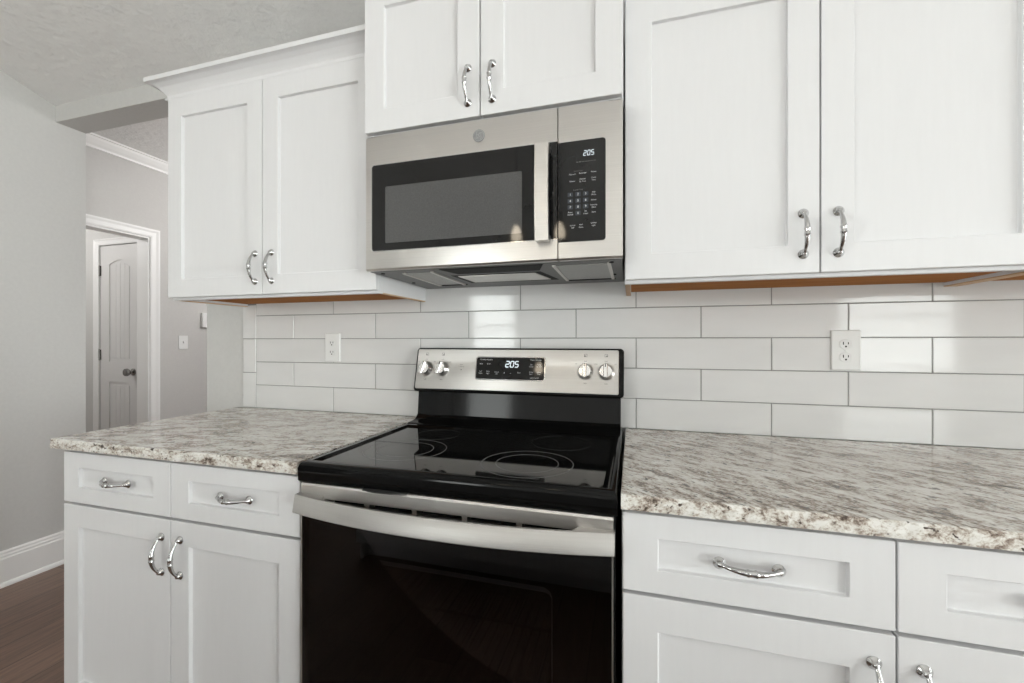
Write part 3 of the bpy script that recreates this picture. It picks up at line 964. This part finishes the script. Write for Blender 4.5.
    for a_ in (dx0, dx1 - 0.003):
        bm = nb()
        box(bm, a_, a_ + 0.003, -0.6465, -0.612, zd0, zd1)
        obj('side_trim', bm, M_STEEL, door)
    # stainless top cap with vent slots
    bm = nb()
    zc0, zc1 = 0.800, 0.866
    ys = -0.6465
    edges = [dx0]
    for a_, b_ in ((-.709, -.6005), (-.587, -.477), (-.4647, -.356), (-.343, -.2335), (-.2204, -.1075)):
        edges += [a_, b_]
    edges.append(dx1)
    zs0, zs1 = 0.818, 0.8325
    box(bm, dx0, dx1, ys, -0.612, zc0, zs0)
    prism_x(bm, [(ys, zs1), (ys, zc1 - 0.006), (ys + 0.003, zc1 - 0.001), (ys + 0.008, zc1), (-0.612, zc1), (-0.612, zs1)], dx0, dx1)
    for i in range(0, len(edges), 2):
        box(bm, edges[i], edges[i + 1], ys, -0.612, zs0, zs1)
    obj('door_top_cap', bm, M_STEEL, door)
    bm = nb()
    box(bm, -0.70, -0.11, -0.624, -0.6125, zs0 + 0.0002, zs1 - 0.0002)
    obj('slot_backing', bm, M_BLACKM, door)
    # bowed flat handle
    bm = nb()
    n = 48
    rings = []
    for i in range(n + 1):
        s = -1 + 2 * i / n
        x = cx + s * 0.375
        yfr = -0.670 - 0.038 * (1 - abs(s) ** 2.2)
        th = 0.014 if abs(s) < 0.86 else 0.014 + (abs(s) - 0.86) / 0.14 * 0.010
        zl, zh = 0.801, 0.8425
        yb2 = yfr + th
        rings.append([(x, yfr + 0.0005, zl), (x, yfr - 0.0005, zl + 0.0015), (x, yfr + 0.0068, zh - 0.0015), (x, yfr + 0.0085, zh), (x, yb2, zh), (x, yb2, zl)])
    loft(bm, rings)
    for s in (-1, 1):           # end brackets flaring back to the door
        xo, xi = cx + s * 0.3745, cx + s * 0.290
        def yfront(x):
            ss = (x - cx) / 0.372
            return -0.670 - 0.038 * (1 - abs(ss) ** 2.2)
        pl = [(xo, yfront(xo) + 0.0105), (xo, -0.6467), (cx + s * 0.305, -0.6467), (xi, yfront(xi) + 0.012)]
        loft(bm, [[(x, y, 0.803) for x, y in pl], [(x, y, 0.8405) for x, y in pl]])
    obj('oven_handle', bm, M_STEEL_H, door, smooth=True)
    # latch tongue and small vent holes in the dark gap under the cooktop
    bm = nb()
    P = [(-0.606, -0.640), (-0.600, -0.655), (-0.565, -0.662), (-0.525, -0.660), (-0.49, -0.648), (-0.49, -0.630), (-0.606, -0.630)]
    loft(bm, [[(x, y, 0.8664) for x, y in P], [(x, y, 0.8688) for x, y in P]])
    obj('latch_tongue', bm, M_GREYP, R)
    # storage drawer
    bm = nb()
    plate(bm, dx0, dx1, 0.045, 0.228, 0.003, -0.645, -0.612, 0.002)
    dr = obj('storage_drawer', bm, M_STEEL, R)
    bm = nb(); prism_x(bm, [(-0.6455, 0.205), (-0.658, 0.200), (-0.660, 0.190), (-0.655, 0.186), (-0.6455, 0.186)], dx0 + 0.12, dx1 - 0.12)
    obj('drawer_lip', bm, M_STEEL, dr)
    return R
electric_range()

# ------------------------------------------------------------------ over-the-range microwave
def microwave():
    x0, x1 = -0.774, -0.0235
    z0, z1 = 1.4235, 1.8255
    yf = -0.400
    Mw = thing('microwave', ((x0 + x1) / 2, -0.19, 1.416), 'stainless steel over-the-range microwave hung under the wall cabinet', 'microwave')
    bm = nb()
    prism_x(bm, [(-0.380, 1.4225), (-0.001, 1.4165), (-0.001, 1.8275), (-0.380, 1.8275)], x0 + 0.003, x1 - 0.003)
    body = obj('body', bm, M_SHEET, Mw, 0.002)
    split = -0.188
    bm = nb()
    def bowed(xa, xb):
        # gentle curve in plan towards the sides
        n = 14
        rings = []
        for i in range(n + 1):
            x = xa + (xb - xa) * i / n
            s = (x - (x0 + x1) / 2) / ((x1 - x0) / 2)
            y = yf + 0.006 * abs(s) ** 6
            rings.append([(x, -0.381, z0), (x, y + 0.004, z0), (x, y, z0 + 0.005), (x, y, z1 - 0.004), (x, y + 0.003, z1), (x, -0.381, z1)])
        return rings
    loft(bm, bowed(x0, split - 0.0014))
    door = obj('door', bm, M_STEEL, Mw, smooth=True)
    bm = nb(); loft(bm, bowed(split + 0.0014, x1))
    panel = obj('control_panel', bm, M_STEEL, Mw, smooth=True)
    yg = yf - 0.0012
    bm = nb()
    zA, zB = 1.4805, 1.735
    P = rrect(-0.748, -0.10, zA, zB, 0.008)
    P = [(min(x, split - 0.0014), z) for x, z in P]
    Q = rrect(-0.7495, -0.10, zA - 0.0015, zB + 0.0015, 0.009)
    Q = [(min(x, split - 0.0014), z) for x, z in Q]
    loft(bm, [[(x, yf + 0.003, z) for x, z in P], [(x, yg, z) for x, z in P]])
    obj('door_glass', bm, M_MWBLACK, door)
    bm = nb(); frame_ring(bm, Q, P, yf - 0.0016, yf + 0.003)
    obj('glass_bezel', bm, M_CHROME, door)
    bm = nb(); plate(bm, -0.703, -0.285, 1.502, 1.669, 0.004, yg - 0.0003, yf)
    obj('window_mesh', bm, M_MWSCREEN, door)
    # bar handle, flat and slightly bowed, on two posts
    bm = nb()
    rings = []
    n = 16
    for i in range(n + 1):
        s = i / n
        z = 1.472 + (1.7225 - 1.472) * s
        y = -0.432 - 0.006 * math.sin(PI * s)
        rings.append([(-0.245, y + 0.003, z), (-0.243, y, z), (-0.208, y, z), (-0.206, y + 0.003, z), (-0.206, y + 0.010, z), (-0.245, y + 0.010, z)])
    loft(bm, rings)
    for zz in (1.474, 1.7065):
        box(bm, -0.244, -0.207, -0.424, yg, zz, zz + 0.014)
    obj('door_handle', bm, M_STEEL, door, smooth=True)
    # round badge above the window
    bm = nb(); lathe_y(bm, -0.4085, 1.7805, [(0.0172, yf + 0.001), (0.0172, yf - 0.0010), (0.0160, yf - 0.0016)], 32)
    obj('badge', bm, M_BADGE, door)
    bm = nb()
    bx, bz, by = -0.4085, 1.7805, yf - 0.0018
    n = 32
    for r in (0.0150, ):
        loft(bm, [[(bx + rr * math.cos(2 * PI * i / n), y, bz + rr * math.sin(2 * PI * i / n)) for i in range(n)] for rr, y in ((r - 0.0006, by + .0004), (r - 0.0006, by), (r + 0.0006, by), (r + 0.0006, by + .0004))], cap=False)
    for ph in range(4):        # scrolls round the rim and an interlaced script in the middle
        a = ph * PI / 2 + 0.4
        pts = [(bx + (0.0125 - 0.0022 * t) * math.cos(a + t * 0.32), by, bz + (0.0125 - 0.0022 * t) * math.sin(a + t * 0.32)) for t in [k * 0.4 for k in range(9)]]
        sweep(bm, pts, 0.0005, 6)
    for sgn in (-1, 1):
        pts = [(bx + sgn * 0.0028 + 0.0034 * math.cos(t), by, bz + 0.0050 * math.sin(t) + 0.001 * sgn) for t in [k * 0.42 for k in range(13)]]
        sweep(bm, pts, 0.0005, 6)
    obj('badge_script', bm, M_BADGE_L, door)
    # control glass
    bm = nb()
    P = rrect(-0.26, -0.0655, 1.470, 1.7305, 0.008)
    P = [(max(x, split + 0.0014), z) for x, z in P]
    loft(bm, [[(x, yf + 0.003, z) for x, z in P], [(x, yg, z) for x, z in P]])
    obj('control_glass', bm, M_MWBLACK, panel)
    yl = yg - 0.0004
    bm = nb()
    digits_into(bm, '205', -0.1215, 1.6900, yl, 0.0125, 0.0062, 0.0036, 0.0015)
    obj('clock_digits', bm, M_DIGIT, panel)
    bmt = nb()
    kx = [-0.1553, -0.1353, -0.1157]
    kz = [1.5920, 1.5755, 1.5595]
    cx4 = -0.0953
    d = 1
    for z in kz:
        for x in kx:
            bm = nb(); plate(bm, x - 0.0068, x + 0.0068, z - 0.0055, z + 0.0055, 0.001, yl + 0.0002, yl + 0.0005)
            obj('key', bm, M_KEY, panel)
            text_into(bmt, str(d), 0.0085, x, z, yl); d += 1
    bm = nb(); plate(bm, kx[1] - 0.0068, kx[1] + 0.0068, 1.5430 - 0.0055, 1.5430 + 0.0055, 0.001, yl + 0.0002, yl + 0.0005)
    obj('key', bm, M_KEY, panel)
    text_into(bmt, '0', 0.0085, kx[1], 1.5430, yl)
    T = [('Popcorn', -0.1500, 1.6445), ('Beverage', -0.1235, 1.6455), ('Potato', cx4, 1.6460), ('Reheat', -0.1500, 1.6265), ('Defrost', -0.1235, 1.6300), ('By Time', -0.1235, 1.6240), ('Cook', cx4, 1.6310), ('Time', cx4, 1.6250),
         ('Add', cx4, 1.5940), ('30 sec', cx4, 1.5875), ('Power', cx4, 1.5740), ('Vent Fan', cx4, 1.5610), ('Hi/Lo', cx4, 1.5550), ('Timer', kx[0], 1.5460), ('On/Off', kx[0], 1.5400), ('Set', kx[2], 1.5470), ('Clock', kx[2], 1.5405), ('Auto', cx4, 1.5430),
         ('Cancel', kx[0] + 0.006, 1.5120), ('Off', kx[0] + 0.006, 1.5055), ('Start', kx[1] + 0.008, 1.5130), ('Pause', kx[1] + 0.008, 1.5060), ('Surface', cx4, 1.5150), ('Light', cx4, 1.5085)]
    obj('key_numerals', bmt, M_PRINT_L, panel)
    for nm, lo, hi in (('cook_lettering', 1.61, 1.70), ('function_lettering', 1.53, 1.61), ('start_lettering', 1.45, 1.53)):
        bm = nb()
        for s, x, z in T:
            if lo < z < hi: text_into(bm, s, 0.0050, x, z, yl)
        obj(nm, bm, M_PRINT_L, panel)
    bm = nb()
    text_into(bm, 'Quick Cook', 0.0045, -0.135, 1.6520, yl); text_into(bm, 'Express Cook', 0.0045, -0.135, 1.6035, yl)
    for k in range(7):
        plate(bm, -0.140 + k * 0.0075, -0.135 + k * 0.0075, 1.674, 1.6755, 0.0005, yl, yl + 0.0003)
    obj('faint_lettering', bm, M_SHEET, panel)
    # underside: raised pan, vent grilles, black slot, lamp lens
    def ZB(y): return 1.4165 - (y + 0.001) * (0.006 / 0.379) * 1.0
    def slab(bm, pts, dz0, dz1):
        loft(bm, [[(x, y, ZB(y) - dz0) for x, y in pts], [(x, y, ZB(y) - dz1) for x, y in pts]])
    def up(name, pts, mat, h=0.002, parent=body):
        bm = nb(); slab(bm, pts, -0.0005, h)
        return obj(name, bm, mat, parent)
    for nm, xa, xb in (('vent_grille', -0.672, -0.585), ('vent_grille', -0.205, -0.065)):
        bm = nb()
        slab(bm, [(xa, -0.335), (xb, -0.335), (xb, -0.095), (xa, -0.095)], -0.0005, 0.0015)
        obj(nm, bm, M_GRILLE, body)
        for e0, e1 in ((xa - 0.009, xa), (xb, xb + 0.009)):
            bm = nb()
            slab(bm, [(e0, -0.345), (e1, -0.345), (e1, -0.085), (e0, -0.085)], -0.0005, 0.004)
            obj('grille_edge', bm, M_STEEL, body)
        up('grille_black_strip', [(xa - 0.012, -0.084), (xb + 0.012, -0.084), (xb + 0.012, -0.078), (xa - 0.012, -0.078)], M_BLACKM, 0.0025)  # thin matte black strip behind each grille
    up('exhaust_slot', [(-0.545, -0.368), (-0.235, -0.368), (-0.262, -0.285), (-0.520, -0.285)], M_BLACKM, 0.0015)
    up('lamp_recess', [(-0.555, -0.262), (-0.265, -0.262), (-0.235, -0.105), (-0.545, -0.105)], M_BLACKM, 0.0008)
    up('lamp_lens', [(-0.535, -0.250), (-0.283, -0.250), (-0.258, -0.125), (-0.525, -0.125)], M_STEEL, 0.0025)
    for x in (x0 + 0.03, x1 - 0.03):
        for y in (-0.35, -0.16):
            bm = nb(); lathe_z(bm, x, y, [(0.006, ZB(y) - 0.0025), (0.006, ZB(y) + 0.0005)], 14)
            obj('bottom_screw', bm, M_BLACKM, body)
    return Mw
microwave()

# ------------------------------------------------------------------ outlets, switch, thermostat
def outlet(cx, cz, label, w=0.076, h=0.120):
    o = thing('power_outlet', (cx, 0.0, cz - h / 2), label, 'power outlet', 'white duplex outlets in the backsplash')
    bm = nb(); plate(bm, cx - w / 2, cx + w / 2, cz - h / 2, cz + h / 2, 0.003, -0.0065, -0.0002, 0.0025)
    obj('cover_plate', bm, M_PLATE, o)
    for s in (1, -1):
        zc_ = cz + s * 0.0195 - 0.002
        bm = nb()
        P = []
        for i in range(28):
            a = 2 * PI * i / 28
            P.append((cx - 0.002 + max(-0.0145, min(0.0145, 0.0168 * math.cos(a))), zc_ + 0.0142 * math.sin(a)))
        loft(bm, [[(x, -0.006, z) for x, z in P], [(x, -0.0085, z) for x, z in P]])
        sk = obj('socket', bm, M_PLATE, o, 0.0006)
        bm = nb(); box(bm, cx - 0.0092, cx - 0.0068, -0.0088, -0.0080, zc_ - 0.001, zc_ + 0.0075)
        obj('slot', bm, M_BLACKM, sk)
        bm = nb(); box(bm, cx + 0.0035, cx + 0.0057, -0.0088, -0.0080, zc_, zc_ + 0.0068)
        obj('slot', bm, M_BLACKM, sk)
        bm = nb(); lathe_y(bm, cx - 0.0015, zc_ - 0.0066, [(0.0026, -0.0080), (0.0026, -0.0088)], 12)
        obj('earth_hole', bm, M_BLACKM, sk)
    bm = nb(); lathe_y(bm, cx - 0.002, cz - 0.002, [(0.003, -0.006), (0.0026, -0.0078)], 12)
    obj('screw', bm, M_PLATE, o)
outlet(-1.2115, 1.186, 'white duplex outlet in the tile left of the range')
outlet(0.6155, 1.185, 'white duplex outlet in the tile right of the range')

def hall_fittings():
    yc, zc_ = 1.304, 1.203
    s = thing('light_switch', (XH, yc, zc_ - 0.06), 'small white light switch on the hall wall', 'light switch')
    bm = nb()
    p = rrect(yc - 0.040, yc + 0.040, zc_ - 0.060, zc_ + 0.060, 0.004)
    loft(bm, [[(XH + 0.0001, a, b) for a, b in p], [(XH + 0.006, a, b) for a, b in p]])
    obj('switch_plate', bm, M_PLATE, s, 0.0015)
    bm = nb(); loft(bm, [[(XH + 0.0058, yc - 0.005, zc_ - 0.011), (XH + 0.0058, yc + 0.005, zc_ - 0.011), (XH + 0.0058, yc + 0.005, zc_ + 0.011), (XH + 0.0058, yc - 0.005, zc_ + 0.011)],
                         [(XH + 0.015, yc - 0.004, zc_ + 0.002), (XH + 0.015, yc + 0.004, zc_ + 0.002), (XH + 0.012, yc + 0.004, zc_ + 0.011), (XH + 0.012, yc - 0.004, zc_ + 0.011)]])
    obj('toggle', bm, M_PLATE, s)
    ya, yb, za, zb = 1.462, 1.60, 1.342, 1.478
    t = thing('thermostat', (XH, (ya + yb) / 2, za), 'white thermostat with dark screen on the hall wall, half behind the wall end', 'thermostat')
    bm = nb(); p = rrect(ya, yb, za, zb, 0.006)
    loft(bm, [[(XH + 0.0001, a, b) for a, b in p], [(XH + 0.026, a, b) for a, b in p]])
    obj('housing', bm, M_PLATE, t, 0.003)
    bm = nb(); p = rrect(ya + 0.042, yb - 0.025, za + 0.035, zb - 0.02, 0.004)
    loft(bm, [[(XH + 0.0255, a, b) for a, b in p], [(XH + 0.0268, a, b) for a, b in p]])
    obj('screen', bm, M_GREYP, t)
hall_fittings()

def hall_fill_globe():
    x, y = -2.75, 1.75  # added globe out of view, there to lighten the hall ceiling
    o = thing('hall_fill_lamp', (x, y, HC), 'added opal fill globe brightening the hall, unseen behind the wall cabinet', 'added fill lamp')
    bm = nb(); lathe_z(bm, x, y, [(0.07, HC - 0.02), (0.075, HC + 0.0005)], 24)
    obj('canopy', bm, M_NICKEL, o)
    bm = nb(); lathe_z(bm, x, y, [(0.012, HC - 0.345), (0.012, HC - 0.018)], 12)
    obj('stem', bm, M_NICKEL, o)
    bm = nb(); bmesh.ops.create_uvsphere(bm, u_segments=24, v_segments=14, radius=0.11); bmesh.ops.translate(bm, verts=bm.verts[:], vec=(x, y, HC - 0.45))
    obj('globe', bm, M_GLOBE, o, smooth=True)
hall_fill_globe()

# ------------------------------------------------------------------ island opposite, mirrored in the oven glass
def island():
    w = 0.366
    x0 = -0.73
    c = base_cabinet(x0, x0 + 6 * w, [x0 + w * k for k in range(1, 6)], 'long white kitchen island cabinet opposite the range', None, False, zt=0.884)
    c.name = 'kitchen_island'
    c['category'] = 'kitchen island'
    c.rotation_euler = (0, 0, PI)
    c.location = (-0.365, -2.095, 0)
    t = countertop(-1.50, 0.77, -2.45, -1.74, 0.8842, 0.914, 'granite slab on top of the kitchen island', group=None, name='island_countertop', mat=M_GRANITE_R)
island()

def pendant(x, y, label):
    zt = zc(y) if y > YP else zc(YP) - SLOPE * (YP - y)
    zb = 1.98
    p = thing('pendant_lamp', (x, y, zb), label, 'pendant lamp', 'pendant lamps over the island')
    bm = nb(); lathe_z(bm, x, y, [(0.06, zt - 0.025), (0.06, zt + 0.01)], 24)
    obj('canopy', bm, M_NICKEL, p)
    bm = nb(); sweep(bm, [(x, y, zb + 0.23), (x, y, zt)], 0.005, 8)
    obj('rod', bm, M_NICKEL, p)
    bm = nb(); lathe_z(bm, x, y, [(0.024, zb + 0.16), (0.024, zb + 0.22), (0.010, zb + 0.235)], 18)
    obj('socket', bm, M_NICKEL, p, smooth=True)
    bm = nb(); lathe_z(bm, x, y, [(0.072, zb), (0.070, zb + 0.06), (0.060, zb + 0.12), (0.030, zb + 0.165), (0.028, zb + 0.165), (0.058, zb + 0.118), (0.068, zb + 0.06), (0.070, zb)], 28, False)
    obj('shade', bm, M_SHADEGL, p, smooth=True)
    bm = nb(); lathe_z(bm, x, y, [(0.004, zb + 0.020), (0.036, zb + 0.03), (0.048, zb + 0.065), (0.044, zb + 0.105), (0.026, zb + 0.14), (0.013, zb + 0.16)], 18)
    obj('bulb', bm, M_BULB, p, smooth=True)
pendant(-0.88, -2.5, 'glass pendant lamp over the island, nearer the hall side')
pendant(-0.535, -2.5, 'glass pendant lamp over the island, farther from the hall side')
